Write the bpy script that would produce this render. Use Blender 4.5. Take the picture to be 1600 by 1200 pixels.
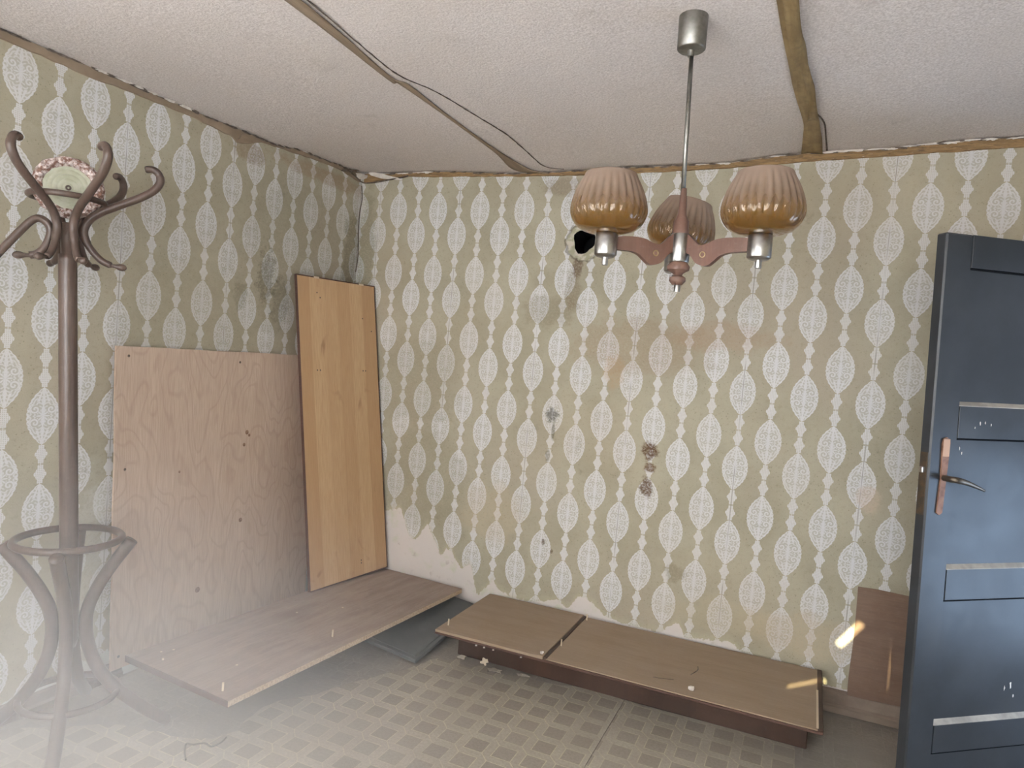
import bpy, bmesh, math, random
from mathutils import Vector, Matrix, noise as mnoise

random.seed(7)
for o in list(bpy.data.objects):
    bpy.data.objects.remove(o, do_unlink=True)
SC = bpy.context.scene
COL = SC.collection
PI = math.pi

# ------------------------------------------------------------------ camera
cd = bpy.data.cameras.new('camera')
cam = bpy.data.objects.new('camera', cd)
COL.objects.link(cam)
cd.sensor_width = 36.0
cd.lens = 1061.7 * 36.0 / 1600.0
cd.clip_start = 0.05
right = Vector((0.9108073, 0.4066249, 0.0713176))
fwd = Vector((-0.4051645, 0.9135917, -0.0345262))
up = Vector((-0.0791944, 0.0025514, 0.9968559))
m = Matrix.Identity(4)
for i in range(3):
    m[i][0], m[i][1], m[i][2] = right[i], up[i], -fwd[i]
m.translation = Vector((2.5428, -3.3281, 1.4414))
cam.matrix_world = m
SC.camera = cam

# ------------------------------------------------------------------ world, lights, exposure
SC.view_settings.view_transform = 'Standard'
SC.view_settings.look = 'None'
SC.view_settings.gamma = 1.0
SC.view_settings.use_curve_mapping = False
SC.view_settings.exposure = -0.02
SC.cycles.volume_bounces = 6
SC.cycles.max_bounces = 16
SC.cycles.diffuse_bounces = 8
w = bpy.data.worlds.new('sky')
SC.world = w
w.use_nodes = True
w.node_tree.nodes['Background'].inputs[0].default_value = (0.75, 0.85, 1.0, 1)
w.node_tree.nodes['Background'].inputs[1].default_value = 1.0


def area(name, loc, aim, sx, sy, power, col):
    l = bpy.data.lights.new(name, 'AREA')
    l.shape = 'RECTANGLE'
    l.size, l.size_y = sx, sy
    l.energy = power
    l.color = col
    o = bpy.data.objects.new(name, l)
    COL.objects.link(o)
    o.location = loc
    o.rotation_euler = (Vector(aim) - Vector(loc)).to_track_quat('-Z', 'Y').to_euler()
    return o


area('front_window_daylight', (1.95, -4.40, 1.45), (1.75, 0, 1.62), 2.6, 1.6, 155, (0.965, 0.98, 1.0))
area('side_window_daylight', (-0.30, -3.2, 1.25), (2, -2.6, 1.05), 1.3, 1.3, 46, (0.98, 0.985, 1.0))
area('hallway_daylight', (4.3, -0.75, 0.7), (2.5, -0.95, 0.45), 0.7, 0.9, 13, (0.50, 0.70, 1.0))
sp = bpy.data.lights.new('sun_patch_spot', 'SPOT')  # spot lamp standing in for the sun, aimed through added wall slots
sp.energy = 26000
sp.color = (1.0, 0.90, 0.52)
sp.spot_size = math.radians(3.0)
sp.spot_blend = 0.1
sp.shadow_soft_size = 0.014
so = bpy.data.objects.new('sun_patch_spot', sp)
COL.objects.link(so)
so.location = (2.0, -9.0, 4.0)
so.rotation_euler = (Vector((2.366, -4.2, 1.988)) - Vector((2.0, -9.0, 4.0))).to_track_quat('-Z', 'Y').to_euler()


# ------------------------------------------------------------------ shader helpers
def lin(r, g, b):
    f = lambda c: (c / 255 / 12.92) if c / 255 <= 0.04045 else ((c / 255 + 0.055) / 1.055) ** 2.4
    return (f(r), f(g), f(b), 1.0)


class S:
    """a socket (or number) with arithmetic that builds Math nodes"""
    tree = None

    def __init__(s, v):
        s.v = v.v if isinstance(v, S) else v

    @staticmethod
    def op(name, *a, clamp=False):
        n = S.tree.nodes.new('ShaderNodeMath')
        n.operation = name
        n.use_clamp = clamp
        for i, x in enumerate(a):
            x = x.v if isinstance(x, S) else x
            if isinstance(x, (int, float)):
                n.inputs[i].default_value = x
            else:
                S.tree.links.new(x, n.inputs[i])
        return S(n.outputs[0])

    def __add__(s, o): return S.op('ADD', s, o)
    __radd__ = __add__
    def __sub__(s, o): return S.op('SUBTRACT', s, o)
    def __rsub__(s, o): return S.op('SUBTRACT', o, s)
    def __mul__(s, o): return S.op('MULTIPLY', s, o)
    __rmul__ = __mul__
    def __truediv__(s, o): return S.op('DIVIDE', s, o)
    def __rtruediv__(s, o): return S.op('DIVIDE', o, s)
    def __pow__(s, o): return S.op('POWER', s, o)
    def __neg__(s): return S.op('MULTIPLY', s, -1.0)


def sabs(a): return S.op('ABSOLUTE', a)
def ssin(a): return S.op('SINE', a)
def scos(a): return S.op('COSINE', a)
def smin(a, b): return S.op('MINIMUM', a, b)
def smax(a, b): return S.op('MAXIMUM', a, b)
def sfloor(a): return S.op('FLOOR', a)
def sfract(a): return S.op('FRACT', a)
def ssqrt(a): return S.op('SQRT', a)
def satan(a, b): return S.op('ARCTAN2', a, b)
def sgt(a, b): return S.op('GREATER_THAN', a, b)
def slt(a, b): return S.op('LESS_THAN', a, b)


def ss(a, lo, hi, to0=0.0, to1=1.0):
    n = S.tree.nodes.new('ShaderNodeMapRange')
    n.interpolation_type = 'SMOOTHSTEP'
    a = a.v if isinstance(a, S) else a
    if isinstance(a, (int, float)):
        n.inputs[0].default_value = a
    else:
        S.tree.links.new(a, n.inputs[0])
    if lo > hi:
        lo, hi, to0, to1 = hi, lo, to1, to0
    n.inputs[1].default_value, n.inputs[2].default_value = lo, hi
    n.inputs[3].default_value, n.inputs[4].default_value = to0, to1
    return S(n.outputs[0])


def vec(x, y, z):
    n = S.tree.nodes.new('ShaderNodeCombineXYZ')
    for i, a in enumerate((x, y, z)):
        a = a.v if isinstance(a, S) else a
        if isinstance(a, (int, float)):
            n.inputs[i].default_value = a
        else:
            S.tree.links.new(a, n.inputs[i])
    return n.outputs[0]


def noise(v, scale, detail=3.0, rough=0.55, dist=0.0):
    n = S.tree.nodes.new('ShaderNodeTexNoise')
    n.inputs['Scale'].default_value = scale
    n.inputs['Detail'].default_value = detail
    n.inputs['Roughness'].default_value = rough
    n.inputs['Distortion'].default_value = dist
    S.tree.links.new(v, n.inputs['Vector'])
    return S(n.outputs[0])


def white(v):
    n = S.tree.nodes.new('ShaderNodeTexWhiteNoise')
    S.tree.links.new(v, n.inputs['Vector'])
    return S(n.outputs[0])


def voro(v, scale, feature='F1'):
    n = S.tree.nodes.new('ShaderNodeTexVoronoi')
    n.feature = feature
    n.inputs['Scale'].default_value = scale
    S.tree.links.new(v, n.inputs['Vector'])
    return S(n.outputs['Distance'])


def mix(f, a, b):
    n = S.tree.nodes.new('ShaderNodeMix')
    n.data_type = 'RGBA'
    for x, i in ((f, 0), (a, 6), (b, 7)):
        x = x.v if isinstance(x, S) else x
        if isinstance(x, (int, float, tuple)):
            n.inputs[i].default_value = x
        else:
            S.tree.links.new(x, n.inputs[i])
    return n.outputs[2]


def fcurve(x, pts):
    n = S.tree.nodes.new('ShaderNodeFloatCurve')
    c = n.mapping.curves[0]
    while len(c.points) < len(pts):
        c.points.new(0.5, 0.5)
    for p, (a, b) in zip(c.points, pts):
        p.location = (a, b)
        p.handle_type = 'VECTOR'
    n.mapping.update()
    S.tree.links.new(x.v, n.inputs['Value'])
    return S(n.outputs[0])


class Mat:
    def __init__(s, name):
        s.m = bpy.data.materials.new(name)
        s.m.use_nodes = True
        s.t = s.m.node_tree
        S.tree = s.t
        s.b = s.t.nodes['Principled BSDF']
        tc = s.t.nodes.new('ShaderNodeTexCoord')
        s.vec = tc.outputs['Object']
        sep = s.t.nodes.new('ShaderNodeSeparateXYZ')
        s.t.links.new(s.vec, sep.inputs[0])
        s.x, s.y, s.z = (S(sep.outputs[i]) for i in range(3))

    def set(s, color=None, rough=0.7, metal=0.0, spec=None, bump=None, bstr=0.3, bdist=0.002, **kw):
        def put(key, v):
            v = v.v if isinstance(v, S) else v
            if isinstance(v, (int, float, tuple)):
                s.b.inputs[key].default_value = v
            else:
                s.t.links.new(v, s.b.inputs[key])
        if color is not None: put('Base Color', color)
        put('Roughness', rough)
        put('Metallic', metal)
        if spec is not None: put('Specular IOR Level', spec)
        for k, v in kw.items(): put(k.replace('_', ' '), v)
        if bump is not None:
            n = s.t.nodes.new('ShaderNodeBump')
            n.inputs['Strength'].default_value = bstr
            n.inputs['Distance'].default_value = bdist
            s.t.links.new(bump.v, n.inputs['Height'])
            s.t.links.new(n.outputs[0], s.b.inputs['Normal'])
        return s.m


# ------------------------------------------------------------------ materials
OLIVE = lin(174, 167, 147)
OLIVE2 = lin(163, 156, 136)
TAN = lin(170, 159, 142)
LACE = lin(210, 209, 210)
LACEGAP = lin(183, 181, 172)
PLASTER = lin(206, 198, 192)


def wallpaper(name, side):
    M = Mat(name)
    if side == 'back':
        r = 0.0192
        X, Z = M.x, M.z
        u = X - r * Z
        v = Z + r * X
        cu = (u - 0.0956) / 0.1325
        rv = (2.2616 - v) / 0.3548
        wallx = X
        P2 = vec(M.x, M.z, 0.0)
    else:
        X, Z = M.y, M.z
        u = X - 0.0045 * Z
        v = Z + 0.0045 * X
        cu = (u + 1.4819) / 0.1325
        rv = (2.3055 - v) / 0.3548
        wallx = X
        P2 = vec(M.y, M.z, 3.3)
    # a little waviness of the hand-hung paper
    wob = noise(P2, 1.3, 2)
    rv = rv + (wob - 0.5) * 0.05
    i = sfloor(cu + 0.5)
    x = cu - i
    half = sfract(i * 0.5)                       # 0 or .5
    rv = rv - slt(half, 0.25) * 0.39
    t = sfract(rv + 0.5) - 0.5
    ax, at = sabs(x), sabs(t)
    T = smin(at / 0.298, 1.0)
    prof = 1.0 - T ** 2.3
    scal = sabs(ssin(T * 19.0)) * 0.022
    wd = prof * 0.415 + scal
    edge = ax / (wd + 0.0001)
    med = ss(edge, 1.04, 0.97) * slt(at, 0.300)
    dd = sabs(at - 0.395) / 0.10
    dia = ss(ax / 0.185 + dd * 0.92 + sabs(ssin(ax * 60.0)) * 0.10, 1.08, 0.98)
    neck = ss(ax, 0.085, 0.07) * sgt(at, 0.297)
    neck = neck * ss(sabs(ssin(dd * PI)) , 0.0, 0.25)
    motif = smax(med, smax(dia, neck))
    # lace drawing inside the medallion
    qx, qt = ax / 0.42, T
    sx_, st_ = qx * 0.53, qt * 1.05
    rr = ssqrt(sx_ * sx_ + st_ * st_)
    th = satan(st_, sx_)
    star = ss(rr - 0.13 - 0.10 * scos(th * 8.0), 0.04, -0.03)
    stem = ss(qx - 0.035 - 0.085 * sabs(ssin(qt * 9.0)), 0.03, -0.02)
    cx, ct = sx_ - 0.27, st_ - 0.25
    rs = ssqrt(cx * cx + ct * ct)
    ths = satan(ct, cx)
    spiral = ss(ssin(rs * 52.0 - ths), -0.25, 0.35) * slt(rs, 0.165)
    band = ss(edge, 0.80, 0.88) * ss(ssin(T * 44.0) + (edge - 0.90) * 9.0, -0.8, 0.0)
    fan = sgt(qt, 0.50) * ss(ssin(satan(qx, 1.04 - qt) * 13.0 + 0.6), -0.3, 0.4)
    fil = sgt(rr, 0.18) * sgt(rs, 0.165) * ss(ssin(rr * 44.0 + ssin(th * 9.0) * 2.2), -0.1, 0.6) * 0.85
    lace = smax(smax(star, stem), smax(smax(spiral, band), smax(fan, fil)))
    grid = ss(ssin((x + t * 2.7) * 62.0) * ssin((x - t * 2.7) * 62.0), 0.60, 0.25)
    lace = lace * med + grid * (1.0 - med)
    # ground
    n1 = noise(P2, 3.0, 4)
    n2 = noise(P2, 0.9, 3)
    g = mix(ss(n1, 0.35, 0.65), OLIVE, OLIVE2)
    g = mix(ss(n2, 0.45, 0.7) * 0.8, g, TAN)
    speck = ss(voro(P2, 58.0), 0.20, 0.10) * ss(noise(P2, 2.2, 2), 0.30, 0.56)
    g = mix(speck * 0.5, g, lin(118, 116, 92))
    g = mix(ss(noise(P2, 55.0, 3, .7), .5, .72) * .25, g, lin(136, 130, 104))
    lc = mix(lace, LACEGAP, LACE)
    fade = ss(noise(P2, 1.7, 3), 0.40, 0.75)
    lc = mix(fade * 0.25, lc, lin(196, 186, 168))
    c = mix(motif, g, lc)
    # fine grain of the paper
    gr = noise(P2, 240.0, 2)
    c = mix(ss(gr, 0.3, 0.75) * 0.14, c, lin(120, 116, 96))
    # seams between the paper strips
    s4 = sabs(sfract(cu / 4.0 + 0.5) - 0.5) * 4.0
    seam = ss(s4, 0.020, 0.008) * ss(noise(P2, 4.0, 2), 0.42, 0.58)
    c = mix(seam * 0.55, c, lin(96, 92, 72))
    # mildew and water marks
    nm = noise(P2, 14.0, 6, 0.7)
    mold = ss(nm, 0.56, 0.72) * ss(noise(P2, 1.5, 2), 0.45, 0.72)
    c = mix(mold * 0.38, c, lin(98, 98, 80))
    dust = ss(noise(P2, 0.7, 2), 0.45, 0.75)
    c = mix(dust * 0.25, c, lin(172, 150, 122))

    def spot(c, px, pz, rx, rz, col, amt, sc=18.0, wv=0.8):
        n = noise(P2, sc, 5, 0.7)
        ex, ez = (wallx - px) / rx, (Z - pz) / rz
        d = ssqrt(ex * ex + ez * ez) + (n - 0.5) * wv * 2.0
        return mix(ss(d, 1.0, 0.55) * amt * ss(noise(P2, 95.0, 3, 0.75), 0.32, 0.58, 0.35, 1.0), c, col)
    if side == 'back':
        for a in ((1.72, 1.55, .42, .18, lin(146, 122, 98), .40, 6, .8), (2.13, 1.62, .30, .09, lin(160, 128, 104), .32, 8, .8),
                  (1.62, 1.42, .06, .10, lin(176, 146, 112), .45, 16, .8), (1.24, 1.72, .20, .10, lin(120, 108, 84), .38, 9, .8),
                  (0.06, 1.95, .08, .55, lin(112, 108, 86), .50, 10, .7), (0.45, 1.3, .35, .35, lin(128, 122, 98), .30, 6, .8),
                  (0.55, .75, .35, .35, lin(128, 122, 98), .30, 6, .8), (1.3, 2.36, .18, .06, lin(120, 104, 90), .45, 9, .7),
                  (1.39, 1.94, .035, .06, lin(96, 72, 56), .75, 20, .7), (1.37, 1.83, .05, .12, lin(120, 104, 84), .45, 18, .8),
                  (1.832, 1.045, .05, .055, lin(96, 70, 48), .95, 26, .9), (1.838, .965, .035, .028, lin(104, 78, 54), .9, 26, .8),
                  (1.830, .865, .04, .06, lin(100, 76, 54), .92, 24, .9), (1.306, 1.17, .040, .045, lin(74, 74, 66), .75, 36, 1.1),
                  (1.32, 1.09, .012, .06, lin(96, 92, 74), .65, 20, .5), (1.30, .96, .016, .04, lin(100, 94, 76), .6, 22, .6),
                  (1.31, .50, .012, .022, lin(88, 66, 48), .7, 24, .7), (1.36, .46, .010, .016, lin(88, 66, 48), .7, 24, .7),
                  (2.80, .95, .06, .07, lin(196, 174, 156), .5, 12, .7), (2.0, .47, .06, .05, lin(128, 118, 96), .5, 18, .9),
                  (2.6, .3, .35, .12, lin(182, 166, 140), .5, 7, .8), (2.2, .30, .30, .1, lin(176, 164, 138), .4, 7, .8),
                  (1.0, .62, .25, .18, lin(184, 166, 138), .35, 7, .8)):
            c = spot(c, *a)
        # torn foot of the paper: bare plaster
        tp = [(0, .52), (.33, .515), (.42, .545), (.49, .385), (.537, .372), (.605, .485), (.664, .378), (.711, .312), (.735, .372),
              (.77, .352), (.84, .265), (.893, .312), (.945, .145), (1.0, .19), (1.036, .250), (1.06, .205), (1.15, .175), (1.28, .172),
              (1.409, .215), (1.47, .178), (1.528, .258), (1.60, .240), (1.68, .18), (1.78, .168), (1.95, .165), (2.035, .240), (2.07, .168), (2.19, .185), (2.28, .195), (2.34, .155), (2.7, .10), (3.6, .07)]
        h = fcurve(X / 3.6, [(a / 3.6, b) for a, b in tp]) + (noise(P2, 38.0, 5, 0.65) - 0.5) * ss(X, 0.9, 1.3, 0.07, 0.045)
        bare = ss(Z - h, 0.004, -0.002)
        halo = ss(Z - h, 0.045, 0.0)
        c = mix(halo * 0.35, c, lin(190, 180, 150))
        pl = mix(ss(noise(P2, 9.0, 4), 0.55, 0.72) * .5, PLASTER, lin(184, 190, 158))
        pl = mix(ss(noise(P2, 22.0, 4), 0.6, 0.75) * .5, pl, lin(170, 158, 150))
        c = mix(bare, c, pl)
        # broken plaster around the flue opening
        ex, ez = X - 1.412, Z - 2.073
        d = ssqrt(ex * ex + ez * ez) + (noise(P2, 30.0, 4) - 0.5) * 0.05
        c = mix(ss(d, 0.098, 0.088), c, mix(ss(noise(P2, 26.0, 4), .40, .58), lin(192, 184, 170), lin(158, 156, 132)))
        c = mix(ss(d, 0.108, 0.096) * ss(d, 0.085, 0.098) * 0.6, c, lin(70, 62, 50))
    else:
        for a in ((-.70, 1.77, .07, .17, lin(84, 82, 66), .55, 24, 1.3), (-.60, 1.66, .07, .14, lin(92, 90, 74), .45, 24, 1.3),
                  (-.86, 1.66, .05, .08, lin(100, 98, 80), .40, 26, 1.2), (-.5, 1.9, .5, .5, lin(128, 122, 104), .30, 5, .8), (-1.1, 1.5, .5, .4, lin(136, 130, 110), .25, 5, .8), (-.05, 1.9, .10, .5, lin(104, 102, 82), .5, 10, .8),
                  (-.3, 2.38, .5, .05, lin(150, 124, 100), .5, 10, .7), (-.85, 2.35, .12, .06, lin(132, 108, 84), .5, 12, .7),
                  (-1.55, .45, .10, .5, lin(190, 190, 180), .55, 8, .7)):
            c = spot(c, *a)
        h = ss(X, -2.3, -1.3, 0.02, 0.13) + (noise(P2, 30.0, 4) - 0.5) * 0.06
        c = mix(ss(Z - h, 0.004, -0.002), c, lin(196, 200, 194))
    return M.set(c, rough=0.85, spec=0.25, bump=motif * 0.5 + gr * 0.6 + n1, bstr=0.25, bdist=0.0015)


def plain_wall():
    M = Mat('plain_plaster')
    n = noise(M.vec, 6, 4)
    return M.set(mix(n, lin(176, 170, 150), lin(196, 190, 174)), rough=0.9)


def ceiling_mat():
    M = Mat('ceiling_fibreboard')
    g = noise(M.vec, 150.0, 3, 0.7)
    g2 = noise(M.vec, 60.0, 3, 0.6)
    n = noise(M.vec, 1.6, 4)
    c = mix(ss(g, 0.32, 0.72), lin(196, 187, 183), lin(228, 221, 218))
    c = mix(ss(g2, 0.5, 0.75) * 0.35, c, lin(214, 206, 200))
    c = mix(ss(n, 0.42, 0.72) * 0.35, c, lin(206, 196, 188))
    st = ss(noise(M.vec, 4.0, 6, 0.7), 0.60, 0.78)
    c = mix(st * 0.25, c, lin(150, 138, 128))
    sp_ = ss(voro(M.vec, 7.0), 0.030, 0.018) * ss(noise(M.vec, 1.1, 2), .5, .6)
    c = mix(sp_ * 0.8, c, lin(84, 70, 62))
    return M.set(c, rough=0.95, spec=0.15, bump=g + g2, bstr=0.55, bdist=0.003)


def lino(name, ox, oy, dark, line, con, dirt):
    M = Mat(name)
    x, y = (M.x - ox) / 0.1127, (M.y - oy) / 0.1135
    a, b = sfract(x + 0.5) - 0.5, sfract(y + 0.5) - 0.5
    ca, cb = sfloor(x + 0.5), sfloor(y + 0.5)
    mx = smax(sabs(a), sabs(b))
    wn = white(vec(ca, cb, 1.0))
    n = noise(M.vec, 5.0, 4)
    fine = noise(M.vec, 90.0, 3, 0.7)
    base = mix(ss(n, 0.3, 0.7), line[0], line[1])
    sqc = mix(wn, dark[0], dark[1])
    sq = ss(mx, 0.348, 0.336)
    c = mix(sq * con, base, sqc)
    p, q = sfract(x) - 0.5, sfract(y) - 0.5
    gap = slt(sabs(p), 0.16) * slt(sabs(q), 0.16)
    l1 = ss(sabs(mx - 0.342), 0.022, 0.008)
    inn = smin(sabs(a), sabs(b))
    l1 = l1 * slt(inn, 0.355)
    l2 = ss(sabs(p + q), 0.032, 0.012) * gap
    wear = ss(noise(M.vec, 3.3, 4, 0.65), 0.34, 0.58)
    c = mix(smax(l1, l2) * (0.35 + wear * 0.55), c, line[2])
    c = mix(ss(fine, 0.35, 0.7) * 0.22, c, lin(92, 84, 70))
    c = mix(ss(noise(M.vec, 2.1, 5, 0.65), 0.42, 0.66) * dirt, c, line[3])
    return M.set(c, rough=0.62, spec=0.35, bump=fine + n, bstr=0.2, bdist=0.0015)


def wood(name, c1, c2, c3=None, along='x', scale=1.0, rough=0.6, figure=0.0, dusty=0.0, spec=0.4, strips=0.0):
    M = Mat(name)
    a, b = (M.x, M.y) if along == 'x' else (M.y, M.x)
    if along == 'z':
        a, b = M.z, M.x + M.y
    P = vec(a * 1.2 * scale, b * 9.0 * scale, M.z * 2.0 if along != 'z' else M.y * 9.0)
    Q = vec(a * 5.0 * scale, b * 110.0 * scale, 0.0)
    n = noise(P, 2.0, 4, 0.6, 0.4)
    f = noise(Q, 2.0, 3, 0.6)
    c = mix(ss(n, 0.3, 0.7), c1, c2)
    c = mix(ss(f, 0.35, 0.7) * 0.45, c, c3 or c1)
    if figure:
        R = vec(a * 1.2, b * 2.6, 0.0)
        w_ = noise(R, 1.6, 2, 0.5, 0.3)
        rings = ss(sabs(sfract(w_ * 13.0 + b * 1.6) - 0.5), 0.30, 0.49)
        c = mix(rings * figure, c, c3 or c2)
        kn = noise(vec(a, b, 0.0), 3.5, 2)
        c = mix(ss(kn, 0.70, 0.76) * 0.5, c, lin(120, 92, 70))
    if strips:
        k = sfloor(b / strips + 0.15 * ssin(a * 1.0))
        wn = white(vec(k, 3.0, 1.0))
        c = mix(wn * 0.65, c, c3 or c2)
        sm = ss(sabs(sfract(b / strips) - 0.5), 0.492, 0.498)
        c = mix(sm * 0.35, c, lin(110, 84, 60))
        kn = noise(vec(a * 0.9, b * 1.6, 5.0), 4.0, 3, 0.6, 0.6)
        c = mix(ss(kn, 0.62, 0.74) * 0.6, c, lin(140, 104, 74))
    if dusty:
        d = noise(M.vec, 4.0, 5, 0.65)
        c = mix(ss(d, 0.25, 0.7) * dusty, c, lin(164, 150, 138))
        d = noise(M.vec, 70.0, 3, 0.7)
        c = mix(ss(d, 0.55, 0.72) * dusty * 0.5, c, lin(178, 166, 154))
    return M.set(c, rough=rough, spec=spec, bump=f + n, bstr=0.12, bdist=0.001)


def simple(name, c, rough=0.5, metal=0.0, var=None, sc=12.0, spec=0.5, bstr=0.1, **kw):
    M = Mat(name)
    n = noise(M.vec, sc, 4, 0.6)
    cc = mix(ss(n, 0.35, 0.7), c, var or c)
    return M.set(cc, rough=rough, metal=metal, spec=spec, bump=n, bstr=bstr, bdist=0.001, **kw)


MT = {}
MT['paper_back'] = wallpaper('wallpaper_back', 'back')
MT['paper_left'] = wallpaper('wallpaper_left', 'left')
MT['plain'] = plain_wall()
MT['ceil'] = ceiling_mat()
LN = (lin(168, 158, 144), lin(178, 169, 155), lin(200, 190, 162), lin(156, 147, 135))
MT['lino'] = lino('linoleum_print', 1.2755, -0.949, (lin(134, 125, 114), lin(150, 141, 129)), LN, 0.62, 0.40)
MT['lino2'] = lino('linoleum_print_second_sheet', 1.985, -0.372, (lin(134, 126, 114), lin(148, 140, 128)), LN, 0.58, 0.45)
MT['floor'] = lino('bare_old_floor', 1.30, -0.90, (lin(140, 133, 125), lin(150, 143, 134)),
                   (lin(150, 142, 132), lin(160, 152, 142), lin(168, 160, 146), lin(146, 139, 131)), 0.45, 0.75)
def lath_mat():
    M = Mat('mottled_brown_lath')
    P = vec(M.x * 6.0, M.z * 40.0, 0.0)
    n = noise(P, 2.0, 5, 0.7)
    c = mix(ss(n, 0.35, 0.65), lin(158, 128, 90), lin(128, 104, 76))
    c = mix(ss(noise(P, 3.1, 5, 0.7), .52, .66) * .7, c, lin(96, 82, 68))
    c = mix(ss(noise(P, 4.3, 5, 0.7), .60, .70) * .7, c, lin(196, 186, 174))
    return M.set(c, rough=0.85, spec=0.2, bump=n, bstr=.4, bdist=.002)


MT['lath'] = lath_mat()
MT['lathy'] = wood('brown_lath_along_y', lin(140, 122, 102), lin(152, 134, 114), lin(118, 102, 86), 'y', rough=0.85)
MT['ply'] = wood('plywood_face', lin(192, 170, 152), lin(200, 179, 161), lin(166, 142, 124), 'y', rough=0.75, figure=0.34, spec=0.2)
MT['knot'] = simple('brown_knot', lin(150, 120, 98), 0.8, var=lin(120, 92, 74), sc=90)
MT['honey'] = wood('honey_veneer', lin(196, 164, 127), lin(202, 171, 134), lin(170, 134, 96), 'y', rough=0.6, strips=0.094, spec=0.3)
MT['trimdark'] = wood('dark_edge_band', lin(84, 60, 52), lin(98, 72, 62), lin(66, 48, 42), 'x', rough=0.6)
MT['laminate'] = wood('brown_laminate', lin(132, 112, 102), lin(158, 138, 126), lin(110, 92, 84), 'x', rough=0.55, dusty=0.42)
MT['chip'] = simple('raw_chipboard_edge', lin(200, 180, 154), 0.9, var=lin(172, 148, 120), sc=120)
MT['hard'] = wood('tan_hardboard', lin(148, 128, 106), lin(158, 138, 116), lin(138, 117, 97), 'x', rough=0.6, dusty=0.22, spec=0.3)
MT['mahog'] = wood('dark_mahogany_base', lin(62, 45, 37), lin(78, 54, 43), lin(50, 37, 32), 'x', rough=0.5, dusty=0.04)
MT['brownboard'] = wood('worn_brown_board', lin(112, 86, 70), lin(124, 98, 80), lin(98, 76, 62), 'x', rough=0.7, dusty=0.15)
MT['greypanel'] = simple('dark_grey_painted_panel', lin(92, 94, 94), 0.6, var=lin(104, 105, 103), sc=6)
MT['skirt'] = wood('grey_brown_skirting', lin(128, 110, 96), lin(146, 130, 114), lin(112, 98, 86), 'x', rough=0.75, dusty=0.2)
MT['skirtd'] = wood('dark_skirting', lin(112, 98, 88), lin(122, 108, 98), lin(98, 86, 78), 'y', rough=0.75)
MT['bent'] = wood('brown_bentwood', lin(74, 58, 50), lin(90, 71, 62), lin(60, 47, 41), 'z', rough=0.36, dusty=0.10, spec=0.5)
MT['white'] = simple('white_plaster_bits', lin(214, 208, 200), 0.9, var=lin(196, 186, 176), sc=40)
MT['dowel'] = simple('pale_wooden_dowel', lin(208, 192, 168), 0.8)
MT['soot'] = simple('black_soot', lin(22, 22, 24), 0.95, spec=0.1)
MT['crack'] = simple('dark_crack', lin(92, 82, 74), 0.95, var=lin(124, 112, 102), sc=50, spec=0.1)
MT['chrome'] = simple('dull_chrome', lin(176, 174, 170), 0.30, 1.0, var=lin(150, 148, 146), sc=30)
MT['canopy'] = simple('brushed_steel', lin(150, 147, 141), 0.42, 1.0, var=lin(134, 132, 126), sc=60)
MT['lampwood'] = wood('reddish_lamp_wood', lin(96, 66, 54), lin(112, 78, 64), lin(82, 56, 46), 'x', rough=0.5, dusty=0.14, scale=2.0)
MT['brass'] = simple('brass_eyelet', lin(190, 168, 130), 0.3, 1.0)
MT['steel'] = simple('tarnished_steel', lin(122, 112, 100), 0.42, 0.9, var=lin(96, 88, 80))
MT['rust'] = simple('worn_copper_plate', lin(150, 112, 92), 0.6, 0.2, var=lin(112, 78, 62), sc=30)
MT['lockplate'] = simple('dark_lock_plate', lin(78, 70, 62), 0.5, 0.6, var=lin(96, 80, 62), sc=40)


def tape_mat():
    M = Mat('brown_gummed_tape')
    n = noise(vec(M.x * 18.0, M.y * 3.0, 0.0), 2.0, 4)
    n2 = noise(M.vec, 30.0, 3)
    c = mix(ss(n, 0.3, 0.7), lin(126, 104, 68), lin(158, 136, 96))
    c = mix(ss(n2, 0.45, 0.7) * .4, c, lin(104, 84, 56))
    return M.set(c, rough=0.55, spec=0.4)


MT['tape'] = tape_mat()


def door_mat():
    M = Mat('slate_blue_paint')
    n = noise(M.vec, 5.0, 5, 0.65)
    f = noise(M.vec, 60.0, 4, 0.7)
    c = mix(ss(n, 0.3, 0.7), lin(42, 45, 48), lin(52, 55, 59))
    c = mix(ss(noise(M.vec, 2.2, 3), 0.5, 0.7) * .35, c, lin(68, 69, 69))
    chip = ss(noise(M.vec, 24.0, 5, 0.75), 0.735, 0.75)
    c = mix(chip * .8, c, lin(196, 194, 188))
    dk = ss(noise(M.vec, 13.0, 6, 0.75), 0.68, 0.72)
    c = mix(dk * .6, c, lin(50, 52, 54))
    return M.set(c, rough=ss(n, 0.2, 0.8, 0.28, 0.44), spec=0.45, bump=f, bstr=0.15, bdist=0.001)


MT['door'] = door_mat()
MT['ledge'] = simple('worn_bare_ledge', lin(172, 164, 152), 0.8, var=lin(140, 134, 126), sc=14)


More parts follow.
